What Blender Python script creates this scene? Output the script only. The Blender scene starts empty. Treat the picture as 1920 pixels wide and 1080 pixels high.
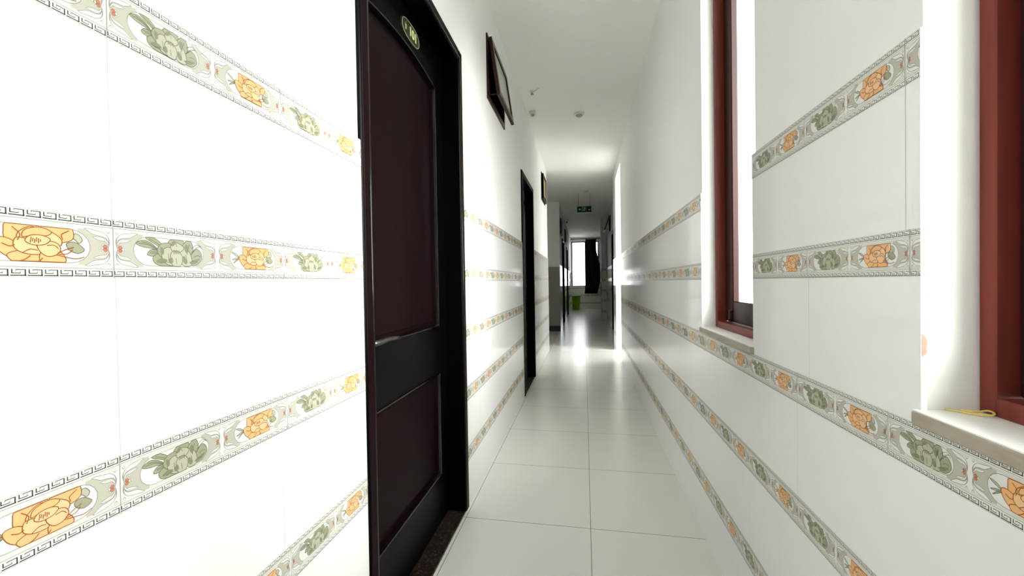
import bpy, math, random
from mathutils import Vector, Matrix
from mathutils.geometry import tessellate_polygon

scene = bpy.context.scene
COL = scene.collection

# ------------------------------------------------------------------ camera
cam_data = bpy.data.cameras.new('camera')
cam_data.sensor_width = 36.0
cam_data.lens = 14.09
cam_data.clip_start = 0.02
cam_data.clip_end = 400
cam = bpy.data.objects.new('camera', cam_data)
COL.objects.link(cam)
RT = Vector((0.98395047, 0.17774409, -0.01576429))
UP = Vector((0.01313354, 0.01596772, 0.99978625))
FW = Vector((-0.17795782, 0.98394719, -0.01337703))
M = Matrix((RT, UP, -FW)).transposed().to_4x4()
M.translation = Vector((0, 0, 1.1482))
cam.matrix_world = M
scene.camera = cam

# ------------------------------------------------------------------ light
world = bpy.data.worlds.new('overcast_sky')
scene.world = world
world.use_nodes = True
wn = world.node_tree
wn.nodes.clear()
wo = wn.nodes.new('ShaderNodeOutputWorld')
wb = wn.nodes.new('ShaderNodeBackground')
wb.inputs['Color'].default_value = (0.97, 0.985, 1.0, 1)
wb.inputs['Strength'].default_value = 2.8
wn.links.new(wb.outputs[0], wo.inputs[0])

sun_data = bpy.data.lights.new('hazy_sun', 'SUN')
sun_data.energy = 16.0
sun_data.angle = math.radians(55)
sun_data.color = (1.0, 0.99, 0.96)
sun = bpy.data.objects.new('hazy_sun', sun_data)
COL.objects.link(sun)
sun.rotation_euler = Vector((-1.0, 0.85, -0.40)).to_track_quat('-Z', 'Y').to_euler()

scene.view_settings.view_transform = 'Standard'
scene.view_settings.look = 'None'
scene.view_settings.exposure = 0.85
scene.view_settings.gamma = 1.0
scene.view_settings.use_curve_mapping = False
try:
    scene.cycles.max_bounces = 16
    scene.cycles.diffuse_bounces = 10
    scene.cycles.glossy_bounces = 6
    scene.cycles.transparent_max_bounces = 12
    scene.cycles.sample_clamp_indirect = 8
except Exception:
    pass

# ------------------------------------------------------------------ dimensions (metres)
XL, XR = -0.597, 0.513          # tiled faces of the corridor walls
HC = 3.01                       # ceiling height
PAINT = 0.008                   # tiles stand this proud of the painted wall
SEG = 0.149                     # one flower panel of the border tiles
BH = 0.0755
LB = [1.507, 1.200, 0.894, 0.582, 0.272]
RB = [1.4925, 1.1856, 0.878, 0.571, 0.2505]

# ------------------------------------------------------------------ materials
MATS = {}
def mat(name, color, rough=0.5, spec=0.5, metal=0.0, bump=None, noise=None, coat=0.0, emit=None):
    m = bpy.data.materials.new(name)
    m.use_nodes = True
    nt = m.node_tree
    b = nt.nodes['Principled BSDF']
    b.inputs['Base Color'].default_value = (*color, 1)
    b.inputs['Roughness'].default_value = rough
    b.inputs['Specular IOR Level'].default_value = spec
    b.inputs['Metallic'].default_value = metal
    if coat:
        b.inputs['Coat Weight'].default_value = coat
        b.inputs['Coat Roughness'].default_value = 0.05
    tc = nt.nodes.new('ShaderNodeTexCoord')
    if noise:                      # (scale vector, second colour, low, high)
        sc, c2, lo, hi = noise
        mp = nt.nodes.new('ShaderNodeMapping')
        mp.inputs['Scale'].default_value = sc
        nz = nt.nodes.new('ShaderNodeTexNoise')
        nz.inputs['Scale'].default_value = 1.0
        nz.inputs['Detail'].default_value = 5
        rp = nt.nodes.new('ShaderNodeMapRange')
        rp.inputs['From Min'].default_value = lo
        rp.inputs['From Max'].default_value = hi
        mx = nt.nodes.new('ShaderNodeMix')
        mx.data_type = 'RGBA'
        mx.inputs[6].default_value = (*color, 1)
        mx.inputs[7].default_value = (*c2, 1)
        nt.links.new(tc.outputs['Object'], mp.inputs[0])
        nt.links.new(mp.outputs[0], nz.inputs['Vector'])
        nt.links.new(nz.outputs['Fac'], rp.inputs['Value'])
        nt.links.new(rp.outputs[0], mx.inputs[0])
        nt.links.new(mx.outputs[2], b.inputs['Base Color'])
    if bump:                       # (scale, strength, distance)
        nz2 = nt.nodes.new('ShaderNodeTexNoise')
        nz2.inputs['Scale'].default_value = bump[0]
        nz2.inputs['Detail'].default_value = 3
        bp = nt.nodes.new('ShaderNodeBump')
        bp.inputs['Strength'].default_value = bump[1]
        bp.inputs['Distance'].default_value = bump[2]
        nt.links.new(tc.outputs['Object'], nz2.inputs['Vector'])
        nt.links.new(nz2.outputs['Fac'], bp.inputs['Height'])
        nt.links.new(bp.outputs[0], b.inputs['Normal'])
    MATS[name] = m
    return m

TILE = mat('glazed_tile', (0.86, 0.86, 0.855), 0.07, 0.32, bump=(2.2, 0.10, 0.01))
GROUT = mat('tile_joint', (0.50, 0.50, 0.47), 0.6)
PAINTW = mat('white_wall_paint', (0.87, 0.87, 0.855), 0.55, 0.25, bump=(9, 0.08, 0.004))
CEILM = mat('ceiling_paint', (0.91, 0.91, 0.88), 0.7, 0.2, bump=(5, 0.06, 0.004))
PLASTER = mat('reveal_plaster', (0.82, 0.82, 0.78), 0.6, 0.2, bump=(25, 0.15, 0.003))
BRICK = mat('bare_brick_chip', (0.42, 0.25, 0.19), 0.9, 0.1)
B_WHITE = mat('border_white', (0.80, 0.79, 0.75), 0.12, 0.22)
B_LINE = mat('border_grey_line', (0.30, 0.30, 0.255), 0.2, 0.22)
B_DARK = mat('border_key_pattern', (0.06, 0.06, 0.05), 0.2, 0.22)
B_SAGE = mat('border_sage_ground', (0.51, 0.50, 0.42), 0.12, 0.22)
B_PALE = mat('border_pale_strip', (0.68, 0.68, 0.61), 0.12, 0.22)
B_ORANGE = mat('border_orange_petal', (0.83, 0.47, 0.21), 0.12, 0.22)
B_ORANGE2 = mat('border_light_orange_petal', (0.85, 0.54, 0.29), 0.12, 0.22)
B_BROWN = mat('border_brown_line', (0.30, 0.10, 0.03), 0.2, 0.22)
B_GREEN = mat('border_grey_green_petal', (0.36, 0.36, 0.24), 0.12, 0.22)
B_GREEN2 = mat('border_light_grey_green_petal', (0.49, 0.48, 0.36), 0.12, 0.22)
B_INK = mat('border_ink_line', (0.13, 0.14, 0.10), 0.2, 0.22)
B_INK2 = mat('border_grey_green_shade', (0.24, 0.25, 0.16), 0.15, 0.22)
B_RED = mat('border_red_berry', (0.55, 0.21, 0.13), 0.15, 0.22)
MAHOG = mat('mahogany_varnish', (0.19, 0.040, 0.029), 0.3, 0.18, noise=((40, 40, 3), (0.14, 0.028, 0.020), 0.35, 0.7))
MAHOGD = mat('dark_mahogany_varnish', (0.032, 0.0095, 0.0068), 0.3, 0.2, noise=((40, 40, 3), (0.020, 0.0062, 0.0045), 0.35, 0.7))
DOORW = mat('dark_door_varnish', (0.0016, 0.0011, 0.0010), 0.36, 0.07, noise=((30, 30, 2), (0.0012, 0.0009, 0.0008), 0.3, 0.7))
DOORM = mat('dark_door_bead_varnish', (0.004, 0.0018, 0.0018), 0.2, 0.3, coat=0.35)
DOORP = mat('dark_door_panel_varnish', (0.0060, 0.0018, 0.0018), 0.42, 0.05, noise=((30, 30, 2), (0.0050, 0.0019, 0.0019), 0.3, 0.7))
METALK = mat('dark_handle_metal', (0.11, 0.11, 0.105), 0.3, 0.5, metal=0.9)
CHROME = mat('chrome', (0.65, 0.65, 0.63), 0.2, 0.5, metal=1.0)
MARBLE = mat('white_sill_marble', (0.84, 0.84, 0.81), 0.25, 0.5, noise=((6, 6, 6), (0.78, 0.77, 0.73), 0.5, 0.8))
SILLEDGE = mat('sill_edge_stone', (0.42, 0.38, 0.31), 0.55, 0.3, noise=((14, 14, 40), (0.34, 0.30, 0.24), 0.4, 0.7))
FROST = mat('frosted_vent_glass', (0.42, 0.45, 0.38), 0.25, 0.5)
AMBER = mat('amber_textured_glass', (0.42, 0.31, 0.15), 0.35, 0.5)
PLASTIC = mat('white_plastic', (0.72, 0.72, 0.68), 0.4, 0.4)
PLASTICG = mat('grey_plastic', (0.42, 0.42, 0.37), 0.45, 0.4)
LIME = mat('lime_green_plastic', (0.26, 0.50, 0.02), 0.35, 0.4)
CURT = mat('dark_curtain_cloth', (0.018, 0.014, 0.013), 0.9, 0.1)
YELLOW = mat('yellow_twist_tie', (0.72, 0.58, 0.16), 0.35, 0.5)
SIGNG = mat('exit_sign_green', (0.002, 0.035, 0.013), 0.5, 0.05)
SIGNW = mat('exit_sign_white', (0.20, 0.36, 0.26), 0.5, 0.1)
PLATEG = mat('plate_dark_green', (0.022, 0.035, 0.008), 0.3, 0.5)
PLATEY = mat('plate_pale_lime', (0.66, 0.72, 0.36), 0.4, 0.4)
PAVE = mat('outdoor_paving', (0.55, 0.55, 0.52), 0.8, 0.2, noise=((2, 2, 2), (0.48, 0.48, 0.45), 0.4, 0.7))
ABSORB = mat('light_absorbing_brown', (0.13, 0.11, 0.09), 0.6, 0.2)  # dark tone made up for unseen walls, so they soak up light
LOBBYT = mat('grey_lobby_tile', (0.30, 0.30, 0.275), 0.2, 0.4)
DARKB = mat('dark_skirting_stone', (0.03, 0.028, 0.026), 0.3, 0.5)

def glass_material():
    m = bpy.data.materials.new('window_glass')
    m.use_nodes = True
    nt = m.node_tree
    nt.nodes.clear()
    out = nt.nodes.new('ShaderNodeOutputMaterial')
    mix = nt.nodes.new('ShaderNodeMixShader')
    tr = nt.nodes.new('ShaderNodeBsdfTransparent')
    tr.inputs[0].default_value = (0.97, 0.98, 0.97, 1)
    gl = nt.nodes.new('ShaderNodeBsdfGlossy')
    gl.inputs['Roughness'].default_value = 0.02
    lw = nt.nodes.new('ShaderNodeLayerWeight')
    lw.inputs['Blend'].default_value = 0.5
    pw = nt.nodes.new('ShaderNodeMath'); pw.operation = 'POWER'; pw.inputs[1].default_value = 5.0
    fr = nt.nodes.new('ShaderNodeMath'); fr.operation = 'MULTIPLY_ADD'
    fr.inputs[1].default_value = 0.4; fr.inputs[2].default_value = 0.02
    nt.links.new(lw.outputs['Facing'], pw.inputs[0])
    nt.links.new(pw.outputs[0], fr.inputs[0])
    nt.links.new(fr.outputs[0], mix.inputs[0])
    nt.links.new(tr.outputs[0], mix.inputs[1])
    nt.links.new(gl.outputs[0], mix.inputs[2])
    nt.links.new(mix.outputs[0], out.inputs[0])
    return m
GLASS = glass_material()

def granite_material():
    m = bpy.data.materials.new('brown_granite')
    m.use_nodes = True
    nt = m.node_tree
    b = nt.nodes['Principled BSDF']
    b.inputs['Roughness'].default_value = 0.3
    tc = nt.nodes.new('ShaderNodeTexCoord')
    vo = nt.nodes.new('ShaderNodeTexVoronoi')
    vo.inputs['Scale'].default_value = 170
    nz = nt.nodes.new('ShaderNodeTexNoise')
    nz.inputs['Scale'].default_value = 90
    cr = nt.nodes.new('ShaderNodeValToRGB')
    e = cr.color_ramp.elements
    e[0].position = 0.25; e[0].color = (0.004, 0.003, 0.003, 1)
    e[1].position = 0.8; e[1].color = (0.13, 0.10, 0.085, 1)
    k = cr.color_ramp.elements.new(0.55); k.color = (0.022, 0.013, 0.010, 1)
    mx = nt.nodes.new('ShaderNodeMix')
    mx.data_type = 'RGBA'
    mx.inputs[0].default_value = 0.5
    nt.links.new(tc.outputs['Object'], vo.inputs['Vector'])
    nt.links.new(tc.outputs['Object'], nz.inputs['Vector'])
    nt.links.new(vo.outputs['Color'], mx.inputs[6])
    nt.links.new(nz.outputs['Color'], mx.inputs[7])
    nt.links.new(mx.outputs[2], cr.inputs[0])
    nt.links.new(cr.outputs[0], b.inputs['Base Color'])
    return m
GRANITE = granite_material()

def floor_material():
    m = bpy.data.materials.new('porcelain_floor_tiles')
    m.use_nodes = True
    nt = m.node_tree
    b = nt.nodes['Principled BSDF']
    tc = nt.nodes.new('ShaderNodeTexCoord')
    sp = nt.nodes.new('ShaderNodeSeparateXYZ')
    nt.links.new(tc.outputs['Object'], sp.inputs[0])
    def line(sock, off, half):
        a = nt.nodes.new('ShaderNodeMath'); a.operation = 'SUBTRACT'
        nt.links.new(sock, a.inputs[0]); a.inputs[1].default_value = off - 0.3
        p = nt.nodes.new('ShaderNodeMath'); p.operation = 'FLOORED_MODULO'
        nt.links.new(a.outputs[0], p.inputs[0]); p.inputs[1].default_value = 0.6
        s = nt.nodes.new('ShaderNodeMath'); s.operation = 'SUBTRACT'
        nt.links.new(p.outputs[0], s.inputs[0]); s.inputs[1].default_value = 0.3
        ab = nt.nodes.new('ShaderNodeMath'); ab.operation = 'ABSOLUTE'
        nt.links.new(s.outputs[0], ab.inputs[0])
        lt = nt.nodes.new('ShaderNodeMath'); lt.operation = 'LESS_THAN'
        nt.links.new(ab.outputs[0], lt.inputs[0]); lt.inputs[1].default_value = half
        return lt.outputs[0]
    lx = line(sp.outputs['X'], 0.0137, 0.0013)
    ly = line(sp.outputs['Y'], 1.8787, 0.0013)
    mxn = nt.nodes.new('ShaderNodeMath'); mxn.operation = 'MAXIMUM'
    nt.links.new(lx, mxn.inputs[0]); nt.links.new(ly, mxn.inputs[1])
    nz = nt.nodes.new('ShaderNodeTexNoise')
    nz.inputs['Scale'].default_value = 2.2
    nz.inputs['Detail'].default_value = 4
    nt.links.new(tc.outputs['Object'], nz.inputs['Vector'])
    c1 = nt.nodes.new('ShaderNodeMix'); c1.data_type = 'RGBA'
    c1.inputs[6].default_value = (0.79, 0.795, 0.75, 1)
    c1.inputs[7].default_value = (0.83, 0.83, 0.79, 1)
    nt.links.new(nz.outputs['Fac'], c1.inputs[0])
    c2 = nt.nodes.new('ShaderNodeMix'); c2.data_type = 'RGBA'
    c2.inputs[7].default_value = (0.16, 0.16, 0.14, 1)
    nt.links.new(c1.outputs[2], c2.inputs[6])
    nt.links.new(mxn.outputs[0], c2.inputs[0])
    nt.links.new(c2.outputs[2], b.inputs['Base Color'])
    b.inputs['Roughness'].default_value = 0.24
    bp = nt.nodes.new('ShaderNodeBump')
    bp.inputs['Strength'].default_value = 0.10
    bp.inputs['Distance'].default_value = 0.004
    nz2 = nt.nodes.new('ShaderNodeTexNoise')
    nz2.inputs['Scale'].default_value = 16
    nt.links.new(tc.outputs['Object'], nz2.inputs['Vector'])
    nt.links.new(nz2.outputs['Fac'], bp.inputs['Height'])
    nt.links.new(bp.outputs[0], b.inputs['Normal'])
    return m
FLOORM = floor_material()

# ------------------------------------------------------------------ mesh builder
class MB:
    """collects faces in world metres; build() links them as one mesh object"""
    def __init__(self):
        self.v = []; self.f = []; self.mi = []; self.mats = []; self.smooth = []
    def m(self, material):
        if material not in self.mats: self.mats.append(material)
        return self.mats.index(material)
    def face(self, pts, material, smooth=False):
        n = len(self.v)
        self.v += [tuple(p) for p in pts]
        self.f.append(tuple(range(n, n + len(pts)))); self.mi.append(self.m(material)); self.smooth.append(smooth)
    def mesh(self, vs, fs, material, smooth=False):
        n = len(self.v)
        self.v += [tuple(p) for p in vs]
        k = self.m(material)
        for f in fs:
            self.f.append(tuple(i + n for i in f)); self.mi.append(k); self.smooth.append(smooth)
    def box(self, x0, x1, y0, y1, z0, z1, material, bev=0.0):
        if x0 > x1: x0, x1 = x1, x0
        if y0 > y1: y0, y1 = y1, y0
        if z0 > z1: z0, z1 = z1, z0
        b = min(bev, (x1-x0)/2.01, (y1-y0)/2.01, (z1-z0)/2.01)
        if b <= 0:
            vs = [(x, y, z) for x in (x0, x1) for y in (y0, y1) for z in (z0, z1)]
            fs = [(0, 1, 3, 2), (4, 6, 7, 5), (0, 4, 5, 1), (2, 3, 7, 6), (0, 2, 6, 4), (1, 5, 7, 3)]
            self.mesh(vs, fs, material); return
        # chamfered box
        vs = []; idx = {}
        for ix in (0, 1):
            for iy in (0, 1):
                for iz in (0, 1):
                    cx, cy, cz = (x0, x1)[ix], (y0, y1)[iy], (z0, z1)[iz]
                    sx, sy, sz = (1, -1)[ix], (1, -1)[iy], (1, -1)[iz]
                    idx[ix, iy, iz, 'x'] = len(vs); vs.append((cx, cy + sy*b, cz + sz*b))
                    idx[ix, iy, iz, 'y'] = len(vs); vs.append((cx + sx*b, cy, cz + sz*b))
                    idx[ix, iy, iz, 'z'] = len(vs); vs.append((cx + sx*b, cy + sy*b, cz))
        fs = []
        for ix in (0, 1):
            fs.append([idx[ix, 0, 0, 'x'], idx[ix, 0, 1, 'x'], idx[ix, 1, 1, 'x'], idx[ix, 1, 0, 'x']][::(1 if ix == 0 else -1)])
        for iy in (0, 1):
            fs.append([idx[0, iy, 0, 'y'], idx[1, iy, 0, 'y'], idx[1, iy, 1, 'y'], idx[0, iy, 1, 'y']][::(1 if iy == 0 else -1)])
        for iz in (0, 1):
            fs.append([idx[0, 0, iz, 'z'], idx[0, 1, iz, 'z'], idx[1, 1, iz, 'z'], idx[1, 0, iz, 'z']][::(1 if iz == 0 else -1)])
        for iy in (0, 1):
            for iz in (0, 1):
                f = [idx[0, iy, iz, 'y'], idx[1, iy, iz, 'y'], idx[1, iy, iz, 'z'], idx[0, iy, iz, 'z']]
                fs.append(f if (iy + iz) % 2 else f[::-1])
        for ix in (0, 1):
            for iz in (0, 1):
                f = [idx[ix, 0, iz, 'x'], idx[ix, 1, iz, 'x'], idx[ix, 1, iz, 'z'], idx[ix, 0, iz, 'z']]
                fs.append(f if (ix + iz) % 2 == 0 else f[::-1])
        for ix in (0, 1):
            for iy in (0, 1):
                f = [idx[ix, iy, 0, 'x'], idx[ix, iy, 1, 'x'], idx[ix, iy, 1, 'y'], idx[ix, iy, 0, 'y']]
                fs.append(f if (ix + iy) % 2 else f[::-1])
        for ix in (0, 1):
            for iy in (0, 1):
                for iz in (0, 1):
                    f = [idx[ix, iy, iz, 'x'], idx[ix, iy, iz, 'y'], idx[ix, iy, iz, 'z']]
                    fs.append(f)
        self.mesh(vs, fs, material)
    def tube(self, pts, r, material, n=10, cap=True, closed=False):
        pts = [Vector(p) for p in pts]
        vs = []; rad = r if isinstance(r, (list, tuple)) else [r]*len(pts)
        N = len(pts)
        ref = None
        for i, p in enumerate(pts):
            a = pts[(i-1) % N] if (closed or i > 0) else p
            b = pts[(i+1) % N] if (closed or i < N-1) else p
            t = (b - a).normalized()
            if ref is None:
                ref = Vector((0, 0, 1)) if abs(t.z) < 0.9 else Vector((1, 0, 0))
            u = t.cross(ref).normalized(); w = u.cross(t).normalized(); ref = w
            for k in range(n):
                th = 2*math.pi*k/n
                vs.append(p + (u*math.cos(th) + w*math.sin(th))*rad[i])
        fs = []
        for i in range(N if closed else N-1):
            j = (i+1) % N
            for k in range(n):
                l = (k+1) % n
                fs.append((i*n+k, i*n+l, j*n+l, j*n+k))
        if cap and not closed:
            fs.append(tuple(range(n))[::-1]); fs.append(tuple((N-1)*n + k for k in range(n)))
        self.mesh(vs, fs, material, True)
    def lathe(self, cx, cy, prof, material, n=32, smooth=True, sx=1.0, sy=1.0):
        vs = []
        for r, z in prof:
            for k in range(n):
                th = 2*math.pi*k/n
                vs.append((cx + r*sx*math.cos(th), cy + r*sy*math.sin(th), z))
        fs = []
        for i in range(len(prof)-1):
            for k in range(n):
                l = (k+1) % n
                fs.append((i*n+k, i*n+l, (i+1)*n+l, (i+1)*n+k))
        self.mesh(vs, fs, material, smooth)
    def build(self, name, parent=None, **props):
        off = Vector((0, 0, 0))
        q = parent
        while q is not None:
            off += q.location; q = q.parent
        me = bpy.data.meshes.new(name)
        me.from_pydata([(x-off.x, y-off.y, z-off.z) for x, y, z in self.v], [], self.f)
        for mt in self.mats: me.materials.append(mt)
        me.polygons.foreach_set('material_index', self.mi)
        me.polygons.foreach_set('use_smooth', self.smooth)
        me.update()
        o = bpy.data.objects.new(name, me)
        COL.objects.link(o)
        if parent is not None: o.parent = parent
        for k, val in props.items(): o[k] = val
        return o

def empty(name, loc, **props):
    o = bpy.data.objects.new(name, None)
    o.location = loc
    o.empty_display_size = 0.1
    COL.objects.link(o)
    for k, val in props.items(): o[k] = val
    return o

# ------------------------------------------------------------------ plane frames
# frame = (origin, u direction, normal): u runs left to right for someone facing the wall
class Plane:
    def __init__(self, o, u, n):
        self.o = Vector(o); self.u = Vector(u); self.n = Vector(n)
    def p(self, a, z, w=0.0):
        q = self.o + self.u*a + self.n*w
        return (q.x, q.y, q.z + z)

def wall_slab(mb, P, a0, a1, z0, z1, holes, thick, material, reveal=None):
    """a wall with rectangular holes, front on the plane, thickness behind it"""
    reveal = reveal or material
    us = sorted({a0, a1, *[h[0] for h in holes], *[h[1] for h in holes]})
    zs = sorted({z0, z1, *[h[2] for h in holes], *[h[3] for h in holes]})
    us = [u for u in us if a0 <= u <= a1]; zs = [z for z in zs if z0 <= z <= z1]
    def solid(i, j):
        if i < 0 or j < 0 or i >= len(us)-1 or j >= len(zs)-1: return False
        cu = (us[i]+us[i+1])/2; cz = (zs[j]+zs[j+1])/2
        return not any(h[0] < cu < h[1] and h[2] < cz < h[3] for h in holes)
    for i in range(len(us)-1):
        for j in range(len(zs)-1):
            if not solid(i, j): continue
            A, B, Cc, D = us[i], us[i+1], zs[j], zs[j+1]
            mb.face([P.p(A, Cc), P.p(B, Cc), P.p(B, D), P.p(A, D)], material)
            mb.face([P.p(A, Cc, -thick), P.p(A, D, -thick), P.p(B, D, -thick), P.p(B, Cc, -thick)], material)
            for (di, dj, e) in ((-1, 0, (A, Cc, A, D)), (1, 0, (B, D, B, Cc)), (0, -1, (B, Cc, A, Cc)), (0, 1, (A, D, B, D))):
                if not solid(i+di, j+dj):
                    mb.face([P.p(e[0], e[1]), P.p(e[2], e[3]), P.p(e[2], e[3], -thick), P.p(e[0], e[1], -thick)], reveal)

def free_spans(a0, a1, z0, z1, holes, grow=0.0):
    """stretches of a course that no hole cuts"""
    cuts = sorted([(h[0]+grow, h[1]-grow) for h in holes if h[2] < z1-0.004 and h[3] > z0+0.004])
    out = []; cur = a0
    for c0, c1 in cuts:
        if c1 < a0 or c0 > a1: continue
        if c0 > cur: out.append((cur, min(c0, a1)))
        cur = max(cur, c1)
    if cur < a1: out.append((cur, a1))
    return out

# ------------------------------------------------------------------ border tile artwork (millimetres)
class Art:
    def __init__(self): self.polys = []; self.top = 4          # (points, layer, material)
    def poly(self, pts, layer, material): self.polys.append((pts, layer, material))
    def tri(self, pts, layer, material):
        v3 = [Vector((x, y, 0)) for x, y in pts]
        for t in tessellate_polygon([v3]):
            q = [pts[i] for i in t]
            ar = (q[1][0]-q[0][0])*(q[2][1]-q[0][1])-(q[2][0]-q[0][0])*(q[1][1]-q[0][1])
            if abs(ar) < 1e-6: continue
            self.polys.append((q if ar > 0 else q[::-1], layer, material))
    def rect(self, x0, y0, x1, y1, layer, material):
        self.poly([(x0, y0), (x1, y0), (x1, y1), (x0, y1)], layer, material)
    def stroke(self, pts, w, layer, material, closed=False):
        n = len(pts); L = []; R_ = []
        for i in range(n):
            a = pts[(i-1) % n] if (closed or i > 0) else pts[i]
            b = pts[(i+1) % n] if (closed or i < n-1) else pts[i]
            dx, dy = b[0]-a[0], b[1]-a[1]; d = math.hypot(dx, dy) or 1
            ww = w(i/(n-1)) if callable(w) else w
            nx, ny = -dy/d*ww/2, dx/d*ww/2
            L.append((pts[i][0]+nx, pts[i][1]+ny)); R_.append((pts[i][0]-nx, pts[i][1]-ny))
        for i in range(n if closed else n-1):
            j = (i+1) % n
            self.poly([R_[i], R_[j], L[j], L[i]], layer, material)

def smooth_curve(pts, k=5, closed=False):
    out = []; n = len(pts)
    for i in range(n if closed else n-1):
        g = lambda j: pts[j % n] if closed else pts[max(0, min(n-1, j))]
        p0, p1, p2, p3 = g(i-1), g(i), g(i+1), g(i+2)
        for s in range(k):
            t = s/k
            out.append(tuple(0.5*((2*p1[a]) + (-p0[a]+p2[a])*t + (2*p0[a]-5*p1[a]+4*p2[a]-p3[a])*t*t + (-p0[a]+3*p1[a]-3*p2[a]+p3[a])*t**3) for a in (0, 1)))
    if not closed: out.append(pts[-1])
    return out

PT, PB = 57.5, 17.5
def clampv(pts): return [(x, min(PT-0.3, max(PB+0.3, y))) for x, y in pts]

def petal(A, pts, fill, line, layer, w=0.8):
    c = clampv(smooth_curve(pts, 4, True))
    # drop doubles made by clamping
    d = [c[0]]
    for q in c[1:]:
        if math.hypot(q[0]-d[-1][0], q[1]-d[-1][1]) > 0.25: d.append(q)
    A.top += 2
    A.tri(d, A.top-1, fill)
    A.stroke(d, w*1.15, A.top, line, True)

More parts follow.
